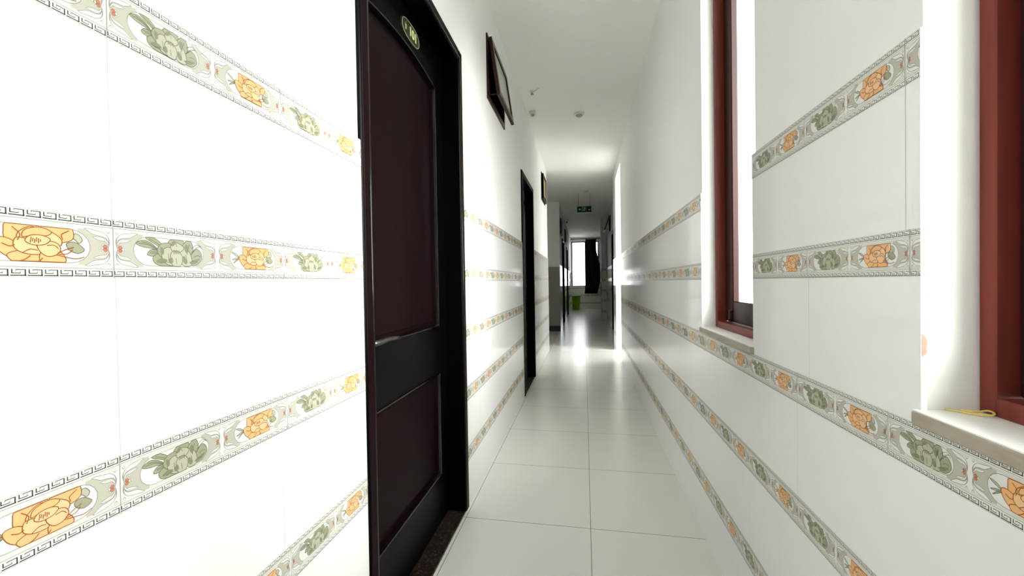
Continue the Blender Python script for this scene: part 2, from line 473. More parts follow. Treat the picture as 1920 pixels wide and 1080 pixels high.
def motif(kind, detail):
    A = Art(); W = SEG*1000.0
    A.rect(0, 0, W, 75.5, 0, B_WHITE)
    A.rect(0, 12.6, W, 16.3, 1, B_PALE); A.rect(0, 58.7, W, 62.4, 1, B_PALE)
    for y in (0.3, 11.0, 63.7, 74.7): A.rect(0, y, W, y+(0.8 if 5 < y < 70 else 0.45), 2, B_LINE)
    n = 11; u = W/n
    for b in (1.6, 66.4):
        h = 7.4
        for i in range(n):
            x = i*u
            if detail:
                A.stroke([(x+0.12*u, b+h), (x+0.12*u, b+0.36*h)], 1.1, 2, B_DARK)
                A.stroke([(x+0.10*u, b+0.40*h), (x+0.62*u, b+0.40*h)], 0.9, 2, B_DARK)
                A.stroke([(x+0.60*u, b+0.36*h), (x+0.60*u, b+0.66*h)], 0.8, 2, B_LINE)
                A.stroke([(x+0.34*u, b+0.70*h), (x+0.34*u, b+0.98*h)], 0.9, 2, B_LINE)
                A.stroke([(x+0.34*u, b+0.92*h), (x+0.92*u, b+0.92*h)], 0.9, 2, B_DARK)
                A.stroke([(x+0.89*u, b+0.0*h), (x+0.89*u, b+0.98*h)], 1.2, 2, B_DARK)
                A.stroke([(x+0.02*u, b+0.08*h), (x+0.95*u, b+0.08*h)], 1.3, 2, B_DARK)
            else:
                A.stroke([(x+0.1*u, b+0.08*h), (x+0.9*u, b+0.08*h)], 1.4, 2, B_DARK)
                A.stroke([(x+0.85*u, b), (x+0.85*u, b+h)], 1.3, 2, B_DARK)
                A.stroke([(x+0.2*u, b+0.6*h), (x+0.8*u, b+0.6*h)], 1.4, 2, B_LINE)
    # end ornaments, mirrored left / right
    def mir(pts, s): return pts if s > 0 else [(W-x, y) for x, y in pts]
    for s in (1, -1):
        def tri(p, l, m_): A.tri(mir(p, s), l, m_)
        def st(p, w, l, m_, c=False): A.stroke(mir(p, s), w, l, m_, c)
        outer = smooth_curve([(30, 15.5), (16, 16.5), (8, 19.5), (4.2, 25), (3.6, 31), (4.6, 35), (5.2, 37.5), (4.6, 40), (3.6, 44), (4.2, 50), (8, 55.5), (16, 58.5), (30, 59.5)], 3)
        tri(outer + [(36, 59.5), (36, 15.5)], 2, B_SAGE)
        st(outer, 0.9, 3, B_LINE)
        if detail:
            for m_ in (1, -1):
                f = lambda p: [(x, 37.5 + m_*(y-37.5)) for x, y in p]
                leaf1 = f(smooth_curve([(4.5, 44), (7, 50), (14, 52.5), (21, 54), (29, 60.5), (19, 59), (10, 57), (5, 51.5)], 3, True))
                leaf2 = f(smooth_curve([(5, 42), (9, 46), (15, 47.2), (21, 50.5), (15, 51.3), (9, 50), (5.5, 46)], 3, True))
                for lf in (leaf1, leaf2):
                    tri(lf, 4, B_WHITE); st(lf, 0.75, 5, B_LINE, True)
                st(f(smooth_curve([(6.5, 45), (12, 49.3), (17, 50)], 3)), 0.5, 6, B_LINE)
                st(f([(3, 58.5), (5, 56), (6.5, 58.5)]), 1.0, 5, B_LINE)
            for (cx, cy, r, mt) in ((8.3, 39.6, 2.3, B_RED), (8.3, 35.4, 2.3, B_RED), (11.8, 37.5, 1.7, B_PALE), (10.6, 41.4, 1.2, B_PALE), (10.6, 33.6, 1.2, B_PALE), (13.8, 37.5, 1.3, B_WHITE)):
                ci = [(cx+r*math.cos(k*math.pi/4), cy+r*math.sin(k*math.pi/4)) for k in range(8)]
                tri(ci, 6, mt)
                st(ci, 0.45, 7, B_BROWN if mt is B_RED else B_LINE, True)
        else:
            tri([(6, 34), (11, 34), (11, 41), (6, 41)], 6, B_RED)
        # end of the oval cartouche
    ns = 9
    cap = [(44-20*math.sin(math.pi*k/ns), 37.5-20*math.cos(math.pi*k/ns)) for k in range(ns+1)]
    stad = cap[::-1] + [(W-x, y) for x, y in cap]
    A.tri(stad, 4, B_WHITE)
    A.stroke(stad, 0.9, 4.5, B_INK if kind == 'x' else B_LINE, True)
    A.rect(-0.0, 14, 1.5, 61, 3, B_WHITE); A.rect(W-1.5, 14, W, 61, 3, B_WHITE)
    if kind == 'orange':
        if not detail:
            A.tri([(52, 57), (50, 44), (44, 38), (50, 26), (60, 18), (98, 18), (110, 28), (108, 46), (104, 57)], 6, B_ORANGE)
            A.tri([(70, 34), (82, 34), (82, 44), (70, 44)], 7, B_BROWN)
            return A
        leafs = [[(27, 46), (34, 41), (43, 37.5), (36, 44)], [(28, 33), (35, 33.5), (43, 37), (35, 36)], [(31, 27), (37, 31), (43, 35), (36, 32.5)]]
        for lf in leafs: petal(A, lf, B_GREEN2, B_INK, 5, 0.7)
        petal(A, [(106, 49), (112, 52.5), (117, 46), (114, 41), (110, 45)], B_GREEN2, B_INK, 5, 0.7)
        petal(A, [(102, 40), (110, 42), (119, 34), (112, 29), (104, 33)], B_GREEN, B_INK, 5, 0.7)
        for p in ([(52, 58), (50, 50), (51, 41), (60, 36), (74, 44), (78, 58), (66, 60)],
                  [(80, 58), (78, 46), (84, 40), (96, 40), (108, 46), (106, 60), (92, 61)],
                  [(42, 38), (45, 42), (54, 41), (64, 32), (66, 24), (54, 22), (46, 28)],
                  [(52, 24), (58, 16), (72, 15), (82, 22), (76, 28), (62, 29)],
                  [(78, 26), (80, 15), (94, 14), (101, 20), (96, 30), (86, 32)]):
            petal(A, p, B_ORANGE, B_BROWN, 5)
        for p in ([(60, 42), (62, 50), (72, 56), (82, 50), (80, 42), (70, 40)],
                  [(78, 54), (88, 52), (97, 44), (95, 36), (84, 40), (76, 46)],
                  [(57, 38), (60, 43), (70, 41), (76, 34), (78, 26), (66, 26), (58, 31)]):
            petal(A, p, B_ORANGE2, B_BROWN, 7)
        petal(A, [(76, 36), (82, 41), (92, 40), (96, 33), (92, 26), (84, 24), (78, 29)], B_ORANGE2, B_BROWN, 9)
        petal(A, [(64, 44), (66, 52), (78, 56), (88, 52), (84, 47), (74, 47)], B_ORANGE, B_BROWN, 5)
        petal(A, [(66, 40), (70, 46), (80, 47), (87, 43), (82, 37), (72, 36)], B_ORANGE2, B_BROWN, 5)
        for a in ([(56, 54), (62, 47), (60, 40)], [(104, 55), (97, 50), (98, 44)], [(48, 36), (54, 33), (58, 35)], [(64, 27), (70, 31), (76, 30)], [(84, 36), (90, 37), (94, 33)], [(93, 28), (101, 33), (108, 36)], [(92, 26), (101, 24), (110, 22.5), (118, 25)], [(94, 27), (102, 28), (107, 33)], [(70, 24), (66, 20), (62, 18)], [(80, 22), (78, 19), (76, 18)]):
            A.stroke(smooth_curve(a, 3), 0.9, A.top+1, B_BROWN)
        for k in range(6):
            A.stroke([(70+k*1.7, 38.0+(k % 2)*1.5), (71+k*1.5, 44.5-(k % 3))], 0.9, A.top+1, B_BROWN)
    else:
        if not detail:
            A.tri([(50, 28), (60, 20), (98, 20), (114, 32), (104, 52), (76, 55), (62, 44)], 6, B_GREEN)
            A.tri([(76, 34), (84, 34), (84, 42), (76, 42)], 7, B_INK)
            return A
        for lf in ([(27, 47), (36, 52.5), (47, 49), (56, 40), (46, 42), (36, 43)],
                   [(39, 56), (50, 57), (60, 50), (63, 42), (52, 48)],
                   [(41, 33), (46, 40), (56, 39), (62, 33), (54, 34), (48, 31)]):
            petal(A, lf, B_GREEN, B_INK, 5, 0.75)
        for a in ([(30, 47.5), (43, 46.5), (56, 40)], [(34, 50), (44, 48), (54, 41.5)], [(44, 55), (54, 50), (62, 43)], [(44, 36), (52, 37.5), (60, 34)], [(46, 34.5), (53, 35.6), (59, 33.3)]):
            A.stroke(smooth_curve(a, 3), 0.75, A.top+1, B_INK)
        for p in ([(49, 31), (50, 22), (60, 18), (78, 19), (74, 27), (60, 36)],
                  [(74, 57), (69, 50), (72, 42), (84, 42), (93, 49), (90, 58)],
                  [(99, 58), (91, 50), (90, 36), (99, 33), (107, 43), (105, 55)],
                  [(98, 28), (104, 37), (113, 46), (120, 40), (121, 30), (112, 21), (100, 21)],
                  [(57, 47), (54, 38), (62, 29), (73, 36), (73, 50), (64, 51)]):
            petal(A, p, B_GREEN, B_INK, 5, 0.75)
        for p in ([(63, 42), (60, 31), (68, 20), (80, 20), (80, 34), (72, 45)],
                  [(84, 43), (84, 29), (92, 19), (104, 21), (103, 36), (94, 47)],
                  [(73, 43), (74, 50), (82, 53), (92, 47), (88, 40), (79, 38)]):
            petal(A, p, B_GREEN2, B_INK, 7, 0.75)
        petal(A, [(72, 33), (76, 40), (84, 40), (90, 32), (87, 19), (75, 19)], B_GREEN2, B_INK, 9, 0.75)
        shades = ([(52, 24), (60, 22), (68, 26), (60, 29)], [(101, 23), (110, 23), (118, 31), (108, 29)], [(96, 52), (93, 44), (97, 38), (99, 46)],
                  [(59, 45), (58, 38), (62, 34), (63, 41)], [(75, 54), (74, 47), (79, 50), (80, 55)], [(72, 22), (76, 24), (74, 31), (69, 27)], [(93, 22), (97, 24), (93, 34), (89, 30)])
        for p in shades: A.tri(smooth_curve(p, 3, True), A.top+1, B_INK2)
        for a in ([(100, 24), (106, 27), (113, 26)], [(104, 38), (110, 46), (119, 51)], [(108, 33), (114, 36), (119, 34)], [(81, 21), (80, 30)], [(97, 24), (95, 36)], [(70, 24), (69, 36)], [(58, 22), (66, 24), (73, 22)], [(101, 52), (98, 42), (97, 36)], [(80, 52), (82, 47)], [(104, 46), (114, 53), (121, 47)]):
            A.stroke(smooth_curve(a, 3), 0.7, A.top+2, B_INK)
        for k in range(5):
            A.stroke([(77+k*1.8, 36+(k % 2)), (77.5+k*1.7, 42-(k % 2)*1.5)], 0.9, A.top+3, B_INK)
    return A

ARTS = {(k, d): motif(k, d) for k in ('sage', 'orange') for d in (True, False)}

def clip_poly(pts, lo, hi):
    for s, lim in ((1, lo), (-1, hi)):
        out = []
        for i in range(len(pts)):
            a, b = pts[i-1], pts[i]
            ia, ib = s*(a[0]-lim) >= 0, s*(b[0]-lim) >= 0
            if ia != ib:
                t = (lim-a[0])/(b[0]-a[0]); out.append((lim, a[1]+t*(b[1]-a[1])))
            if ib: out.append(b)
        pts = out
        if len(pts) < 3: return None
    return pts

def border(mb, P, a0, a1, zc, phase, detail=True):
    """border tiles from a0 to a1; phase = a-coordinate where a sage panel begins"""
    k0 = math.floor((a0-phase)/SEG)
    k = k0
    while phase + k*SEG < a1:
        s = phase + k*SEG
        art = ARTS['sage' if k % 2 == 0 else 'orange', detail]
        lo, hi = max(a0-s, 0)*1000, min(a1-s, SEG)*1000
        full = lo <= 0 and hi >= SEG*1000-1e-6
        for pts, layer, mt in art.polys:
            q = pts if full else clip_poly(pts, lo, hi)
            if not q: continue
            w = 0.0003 + layer*0.00004
            mb.face([P.p(s + x/1000, zc - BH/2 + y/1000, w) for x, y in q], mt)
        if k % 2 == 0 and a0 < s < a1:
            mb.face([P.p(s-0.0005, zc-BH/2, 0.0013), P.p(s+0.0005, zc-BH/2, 0.0013), P.p(s+0.0005, zc+BH/2, 0.0013), P.p(s-0.0005, zc+BH/2, 0.0013)], B_LINE)
        k += 1

TRIM = [0]
def clad(mb, P, a0, a1, bands, joints, holes, phase, detail_from=None, over=0.006, bands_to_trim=None, label=''):
    """tile cladding with courses between borders. bands = centre heights, top first"""
    top = bands[0] + BH/2
    edges = [0.0] + sorted([b-BH/2 for b in bands] + [b+BH/2 for b in bands])
    # courses (white) run between border top and next border bottom
    zs = sorted(bands)
    courses = [(0.0, zs[0]-BH/2)] + [(zs[i]+BH/2, zs[i+1]-BH/2) for i in range(len(zs)-1)]
    gh = [(h[0], h[1], h[2], h[3]) for h in holes]
    big = [(h[0]+over, h[1]-over, h[2], h[3]-0.0) for h in gh]
    wall_slab(mb, P, a0, a1, 0.0, top, [h for h in big if h[2] < top], PAINT, TILE)
    for ci, (z0, z1) in enumerate(courses):
        for s0, s1 in free_spans(a0, a1, z0, z1, big):
            j = joints[ci]
            k = math.ceil((s0-j)/0.6)
            while j + 0.6*k < s1:
                x = j + 0.6*k
                if x > s0 + 0.01 and x < s1-0.01:
                    zt = z1
                    for h in big:
                        if h[0] < x < h[1] and h[2] < z1: zt = min(zt, h[2])
                    mb.face([P.p(x-0.0005, z0, 0.0002), P.p(x+0.0005, z0, 0.0002), P.p(x+0.0005, zt, 0.0002), P.p(x-0.0005, zt, 0.0002)], GROUT)
                k += 1
    for zc in bands:
        bm_ = MB()
        for s0, s1 in free_spans(a0, a1, zc-BH/2, zc+BH/2, big):
            ph = phase[zc] if isinstance(phase, dict) else phase
            if detail_from is None: border(bm_, P, s0, s1, zc, ph, True)
            elif detail_from == 'none': border(bm_, P, s0, s1, zc, ph, False)
            else:
                n0, n1 = detail_from
                if max(s0, n0) < min(s1, n1): border(bm_, P, max(s0, n0), min(s1, n1), zc, ph, True)
                if s0 < n0: border(bm_, P, s0, min(s1, n0), zc, ph, False)
                if s1 > n1: border(bm_, P, max(s0, n1), s1, zc, ph, False)
        if bm_.f:
            TRIM[0] += 1
            nth = ['top', 'second', 'third', 'fourth', 'lowest'][bands.index(zc)]
            bm_.build('trim_%d' % TRIM[0], kind='structure', label='%s flower border of tiles with key pattern on %s' % (nth, label))

# ================================================================== SETTING
# floor
fl = MB()
fl.box(-3.3, 0.72, -2.2, 7.4, -0.12, 0.0, FLOORM)
fl.box(-3.3, 1.1, 7.4, 17.3, -0.12, 0.0, FLOORM)
fl.build('floor', kind='structure', label='pale glossy porcelain floor tiles of the corridor')
cl = MB()
cl.box(-3.3, 0.75, -2.2, 7.4, HC, HC+0.15, CEILM)
cl.box(-3.3, 1.1, 7.4, 17.3, HC, HC+0.15, CEILM)
cl.build('ceiling', kind='structure', label='flat white painted ceiling of the corridor')
gd = MB()
gd.box(0.722, 40, -30, 7.38, -0.3, -0.10, PAVE)
gd.box(1.102, 40, 7.38, 60, -0.3, -0.10, PAVE)
gd.box(-30, 1.102, 17.35, 60, -0.3, -0.10, PAVE)
gd.build('ground', kind='structure', label='pale paved ground outside the building')

# left wall, near part. u = +Y
PLW = Plane((XL-PAINT, 0, 0), (0, 1, 0), (1, 0, 0))
PLT = Plane((XL, 0, 0), (0, 1, 0), (1, 0, 0))
D1 = (1.02, 1.94, -0.1, 2.285)
D2 = (3.93, 4.80, -0.1, 2.255)
V1 = (2.54, 3.10, 2.345, 2.765)
V2 = (5.86, 6.37, 2.36, 2.765)
wl = MB()
wall_slab(wl, PLW, -2.2, 6.77, 0.0, HC, [D1, D2, V1, V2], 0.15, PAINTW, PLASTER)
clad(wl, PLT, -2.2, 6.77, LB, [0.20, 0.419, 0.10, 0.419, 0.417][:5], [D1, D2], 0.417, detail_from=(-0.2, 5.2), over=0.0, label='left corridor wall')
wl.build('wall_left', kind='structure', label='left corridor wall, white paint above glazed white tiles')

# right wall, near part. facing it, left-to-right is -Y
PRW = Plane((XR+PAINT, 0, 0), (0, -1, 0), (-1, 0, 0))
PRT = Plane((XR, 0, 0), (0, -1, 0), (-1, 0, 0))
ZS = 0.931
WN = [(-0.73, -0.17, ZS, 2.62), (-1.91, -1.348, ZS, 2.62), (0.45, 1.01, ZS, 2.62)]
OP = (-6.87, -5.92, -0.1, 2.84)
wr = MB()
wall_slab(wr, PRW, -7.4, 2.2, 0.0, HC, WN + [OP], 0.13, PAINTW, PLASTER)
phR = {RB[0]: -0.744-0.0086, RB[1]: -0.744, RB[2]: -0.792, RB[3]: -0.792, RB[4]: -0.878}
clad(wr, PRT, -7.4, 2.2, RB, [-1.5, -1.99, -1.094, -1.039, -0.753], WN + [OP], phR, detail_from=(-5.0, 0.4), label='right corridor wall')
# chipped plaster at the far jamb of the near window
wr.face([(XR+0.0012, 0.7235, 1.060), (XR+0.0060, 0.7235, 1.054), (XR+0.0085, 0.7235, 1.046), (XR+0.0070, 0.7235, 1.036), (XR+0.0080, 0.7235, 1.030), (XR+0.0012, 0.7235, 1.022)], BRICK)
wr.build('wall_right', kind='structure', label='right corridor wall with windows, white paint above glazed white tiles')

# added, unseen porch that limits the daylight through the side opening
pw_ = MB()
pw_.box(0.6515, 2.4, 6.871, 7.02, -0.10, 2.99, PAINTW)
pw_.box(0.6515, 2.4, 5.77, 5.919, -0.10, 2.99, PAINTW)
pw_.box(0.6515, 2.4, 5.919, 6.871, 2.841, 2.99, PAINTW)
pw_.build('wall_added_light_block', kind='structure', label='added walls and roof that cut the daylight through the side opening')
# wall behind the camera
wb_ = MB(); 
wall_slab(wb_, Plane((0, -2.2, 0), (-1, 0, 0), (0, 1, 0)), -0.65, 3.3, 0.0, HC, [], 0.12, PAINTW); wb_.build('wall_back', kind='structure')
# outer wall of the rooms on the left
wo_ = MB(); wo_.box(-3.45, -3.3, -2.35, 17.3, 0, HC, ABSORB); wo_.build('wall_outer_left', kind='structure')
# side lobby on the left
wlb = MB()
wlb.box(-3.3, XL-PAINT-0.15, 6.62, 6.77, 0, HC, ABSORB)
wlb.build('wall_lobby_near', kind='structure')
PLF = Plane((-3.3, 9.4, 0), (1, 0, 0), (0, -1, 0))
wlf = MB()
wall_slab(wlf, PLF, 0.0, 2.745-0.0, 0.0, HC, [], 0.15, PAINTW)
wlf.box(-3.3, -0.556, 9.4-PAINT, 9.4, 0.0, 1.50, LOBBYT)
wlf.build('wall_lobby_far', kind='structure', label='grey tiled face of the side lobby beyond the left wall')
bs = MB(); bs.box(-3.3, -0.556, 9.36, 9.392, 0, 0.12, DARKB, 0.004); bs.build('baseboard_lobby', kind='structure')
# left wall, far part
XF = -0.555
PFW = Plane((XF-PAINT, 0, 0), (0, 1, 0), (1, 0, 0))
PFT = Plane((XF, 0, 0), (0, 1, 0), (1, 0, 0))
D3 = (10.45, 11.40, -0.1, 2.27); D4 = (13.05, 13.98, -0.1, 2.27)
V3 = (9.66, 10.15, 2.28, 2.70); V4 = (11.95, 12.45, 2.30, 2.72)
wf = MB()
wall_slab(wf, PFW, 9.552, 17.1, 0.0, HC, [D3, D4, V3, V4], 0.15, PAINTW, PLASTER)
clad(wf, PFT, 9.40-PAINT, 17.1, LB, [0.2]*5, [D3, D4], 0.417, detail_from='none', over=0.0, label='far left corridor wall')
wf.build('wall_left_far', kind='structure', label='far left corridor wall with two dark doors')
# right wall, recessed far part
XQ = 0.64
PQW = Plane((XQ+PAINT, 0, 0), (0, -1, 0), (-1, 0, 0))
PQT = Plane((XQ, 0, 0), (0, -1, 0), (-1, 0, 0))
D5 = (-9.68, -8.75, -0.1, 2.27); V5 = (-10.6, -10.05, 2.36, 2.76)
wq = MB()
wall_slab(wq, PQW, -12.3, -7.4, 0.0, HC, [D5, V5], 0.15, PAINTW, PLASTER)
clad(wq, PQT, -12.3, -7.4, RB, [0.2]*5, [D5], 0.1, detail_from='none', over=0.0, label='recessed right wall')
wq.build('wall_right_recess', kind='structure', label='recessed right wall beyond the bright side opening')
# the dark room behind it is closed off
wz = MB(); wz.box(0.80, 1.1, 7.4, 17.3, 0, HC, ABSORB); wz.build('wall_outer_right', kind='structure')
wj = MB(); wj.box(0.712, 0.80, 7.3, 7.4, 0, HC, PAINTW); wj.build('wall_recess_return', kind='structure')
# pier
PP = Plane((0.495, 12.3, 0), (1, 0, 0), (0, -1, 0))
pi_ = MB()
pi_.box(0.503, 0.80, 12.308, 12.7, 0, HC, PAINTW)
PPL = Plane((0.495, 0, 0), (0, -1, 0), (-1, 0, 0))
clad(pi_, PP, 0.0, 0.30, RB, [0.2]*5, [], 0.02, detail_from='none', label='front of the far right pier')
clad(pi_, PPL, -12.7, -12.3, RB, [0.2]*5, [], 0.02, detail_from='none', label='inner side of the far right pier')
pi_.build('wall_pier', kind='structure', label='tiled wall pier on the right before the end window')
# end wall
YE = 17.1
PEW = Plane((-0.9, YE, 0), (1, 0, 0), (0, -1, 0))
PET = Plane((-0.9, YE-PAINT, 0), (1, 0, 0), (0, -1, 0))
WE = (0.38, 1.50, 0.94, 2.83)
we = MB()
wall_slab(we, PEW, 0.0, 1.9, 0.0, HC, [WE], 0.2, PAINTW, PLASTER)
clad(we, PET, 0.34, 1.70, RB, [0.2]*5, [WE], 0.05, detail_from='none', over=0.0, label='end wall')
we.build('wall_end', kind='structure', label='end wall of the corridor with a tall bright window')
wex = MB(); wex.box(-3.3, -0.9, YE, YE+0.2, 0, HC, PAINTW); wex.build('wall_end_left', kind='structure')

# ================================================================== WINDOWS in the right wall
def side_window(n, y0, y1, xf, xs, label, z0=ZS, z1=2.62):
    """timber window in the right wall between y0 and y1"""
    root = empty('window_%d' % n, (XR+PAINT, (y0+y1)/2, z0), kind='structure', label=label)
    fr = MB(); w = 0.026
    xb = xs+0.028
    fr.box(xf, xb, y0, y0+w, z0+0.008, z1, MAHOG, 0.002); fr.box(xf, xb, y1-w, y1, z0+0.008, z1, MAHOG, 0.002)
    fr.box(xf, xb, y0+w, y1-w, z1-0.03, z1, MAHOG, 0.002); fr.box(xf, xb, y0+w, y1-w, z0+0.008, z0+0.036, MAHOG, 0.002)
    fr.build('window_frame', root)
    sa = MB(); s = 0.088
    a0, a1, b0, b1 = y0+w+0.001, y1-w-0.001, z0+0.038, z1-0.032
    xs1 = xs + 0.026
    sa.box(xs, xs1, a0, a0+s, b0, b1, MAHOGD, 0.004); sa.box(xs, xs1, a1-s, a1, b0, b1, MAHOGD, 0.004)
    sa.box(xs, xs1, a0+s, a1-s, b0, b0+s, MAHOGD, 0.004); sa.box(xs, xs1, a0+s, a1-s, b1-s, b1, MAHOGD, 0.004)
    sh = sa.build('sash', root)
    g = MB(); g.box(xs+0.011, xs+0.015, a0+s-0.004, a1-s+0.004, b0+s-0.004, b1-s+0.004, GLASS); g.build('pane', sh)
    # catch in the lower corner of the sash
    k = MB()
    k.box(xs-0.012, xs-0.001, a1-s+0.004, a1-s+0.018, b0+0.002, b0+0.05, METALK, 0.002)
    k.tube([(xs-0.006, a1-s+0.011, b0+0.012), (xs-0.022, a1-s-0.004, b0+0.008), (xs-0.026, a1-s-0.02, b0+0.006)], 0.003, CHROME)
    k.build('window_catch', sh)
    sl = MB()
    sl.box(XR-0.011, XR+0.145, y0-0.0, y1+0.0, z0-0.016, z0+0.0075, SILLEDGE, 0.003)
    sl.box(XR-0.009, XR+0.144, y0+0.001, y1-0.001, z0+0.0065, z0+0.0085, MARBLE)
    sl.build('window_sill', root, label='white marble sill with stone edge')
side_window(1, 0.17, 0.73, 0.593, 0.619, 'near mahogany window in the right wall, yellow tie on its sill')
side_window(2, 1.348, 1.91, 0.571, 0.604, 'farther mahogany window in the right wall, full of white daylight')
side_window(3, -1.01, -0.45, 0.59, 0.64, 'mahogany window added in the right wall behind the viewer for light')  # unseen window, added to let more daylight onto the left wall

# end window
root = empty('window_4', (0.04, YE, 0.94), kind='structure', label='tall end window with dark thin frame, half behind the curtain')
f = MB()
x0, x1 = -0.52, 0.60
f.box(x0, x0+0.04, YE+0.03, YE+0.09, 0.94, 2.83, DOORW, 0.003); f.box(x1-0.04, x1, YE+0.03, YE+0.09, 0.94, 2.83, DOORW, 0.003)
f.box(x0+0.04, x1-0.04, YE+0.03, YE+0.09, 0.94, 0.975, DOORW, 0.003); f.box(x0+0.04, x1-0.04, YE+0.03, YE+0.09, 2.79, 2.83, DOORW, 0.003)
f.box(0.03, 0.07, YE+0.03, YE+0.09, 0.975, 2.79, DOORW, 0.003)
f.build('window_frame', root)
g = MB(); g.box(x0+0.04, 0.03, YE+0.055, YE+0.06, 0.975, 2.79, GLASS); g.build('pane', root)
g = MB(); g.box(0.07, x1-0.04, YE+0.055, YE+0.06, 0.975, 2.79, GLASS); g.build('pane', root)

# ================================================================== VENT WINDOWS
def vent(n, side, X, y0, y1, z0, z1, openby, gmat, label):
    """small awning window high in a wall; side = +1 faces +X"""
    root = empty('window_%d' % n, (X, (y0+y1)/2, z0), kind='structure', label=label)
    fr = MB(); w = 0.035
    xa, xb = X - side*0.10, X + side*0.010
    for (a, b, c, d) in ((y0, y0+w, z0, z1), (y1-w, y1, z0, z1), (y0+w, y1-w, z0, z0+w), (y0+w, y1-w, z1-w, z1)):
        fr.box(xa, xb, a, b, c, d, MAHOGD if gmat is FROST else DOORW, 0.002)
    fr.build('window_frame', root)
    sa = MB(); gl = MB()
    H = z1 - z0 - 0.04; a0, a1 = y0+0.02, y1-0.02; s = 0.04
    th = openby
    def pt(y, h, d):       # h down from the hinge, d outwards
        x = X + side*(0.012 + math.sin(th)*h + math.cos(th)*d)
        z = z1 - 0.02 - math.cos(th)*h + math.sin(th)*d
        return (x, y, z)
    def slab(mb, ya, yb, h0, h1, d0, d1, m_):
        vs = [pt(y, h, d) for y in (ya, yb) for h in (h0, h1) for d in (d0, d1)]
        mb.mesh(vs, [(0, 1, 3, 2), (4, 6, 7, 5), (0, 4, 5, 1), (2, 3, 7, 6), (0, 2, 6, 4), (1, 5, 7, 3)], m_)
    sm = MAHOGD if gmat is FROST else DOORW
    slab(sa, a0, a0+s, 0, H, 0, 0.022, sm); slab(sa, a1-s, a1, 0, H, 0, 0.022, sm)
    slab(sa, a0+s, a1-s, 0, s, 0, 0.022, sm); slab(sa, a0+s, a1-s, H-s, H, 0, 0.022, sm)
    so = sa.build('sash', root)
    slab(gl, a0+s-0.004, a1-s+0.004, s-0.004, H-s+0.004, 0.008, 0.013, gmat)
    gl.build('pane', so)
    if openby > 0.02:
        st = MB()
        p = pt(a0+0.05, H-0.03, 0.0)
        st.tube([p, (X-side*0.03, a0+0.05, z0+0.05)], 0.004, METALK)
        st.build('stay', so)
    return root
vent(5, 1, XL-PAINT, *V1, 0.135, FROST, 'small awning vent tilted open high on the left wall, nearest one')
vent(6, 1, XL-PAINT, *V2, 0.0, AMBER, 'small closed vent with amber glass high on the left wall')
vent(7, 1, XF-PAINT, *V3, 0.0, FROST, 'dark vent high on the far left wall before the first far door')
vent(8, 1, XF-PAINT, *V4, 0.0, FROST, 'dark vent high on the far left wall between the two far doors')
vent(9, -1, XQ+PAINT, 10.05, 10.6, 2.36, 2.76, 0.35, FROST, 'dark vent swung open high on the recessed right wall')

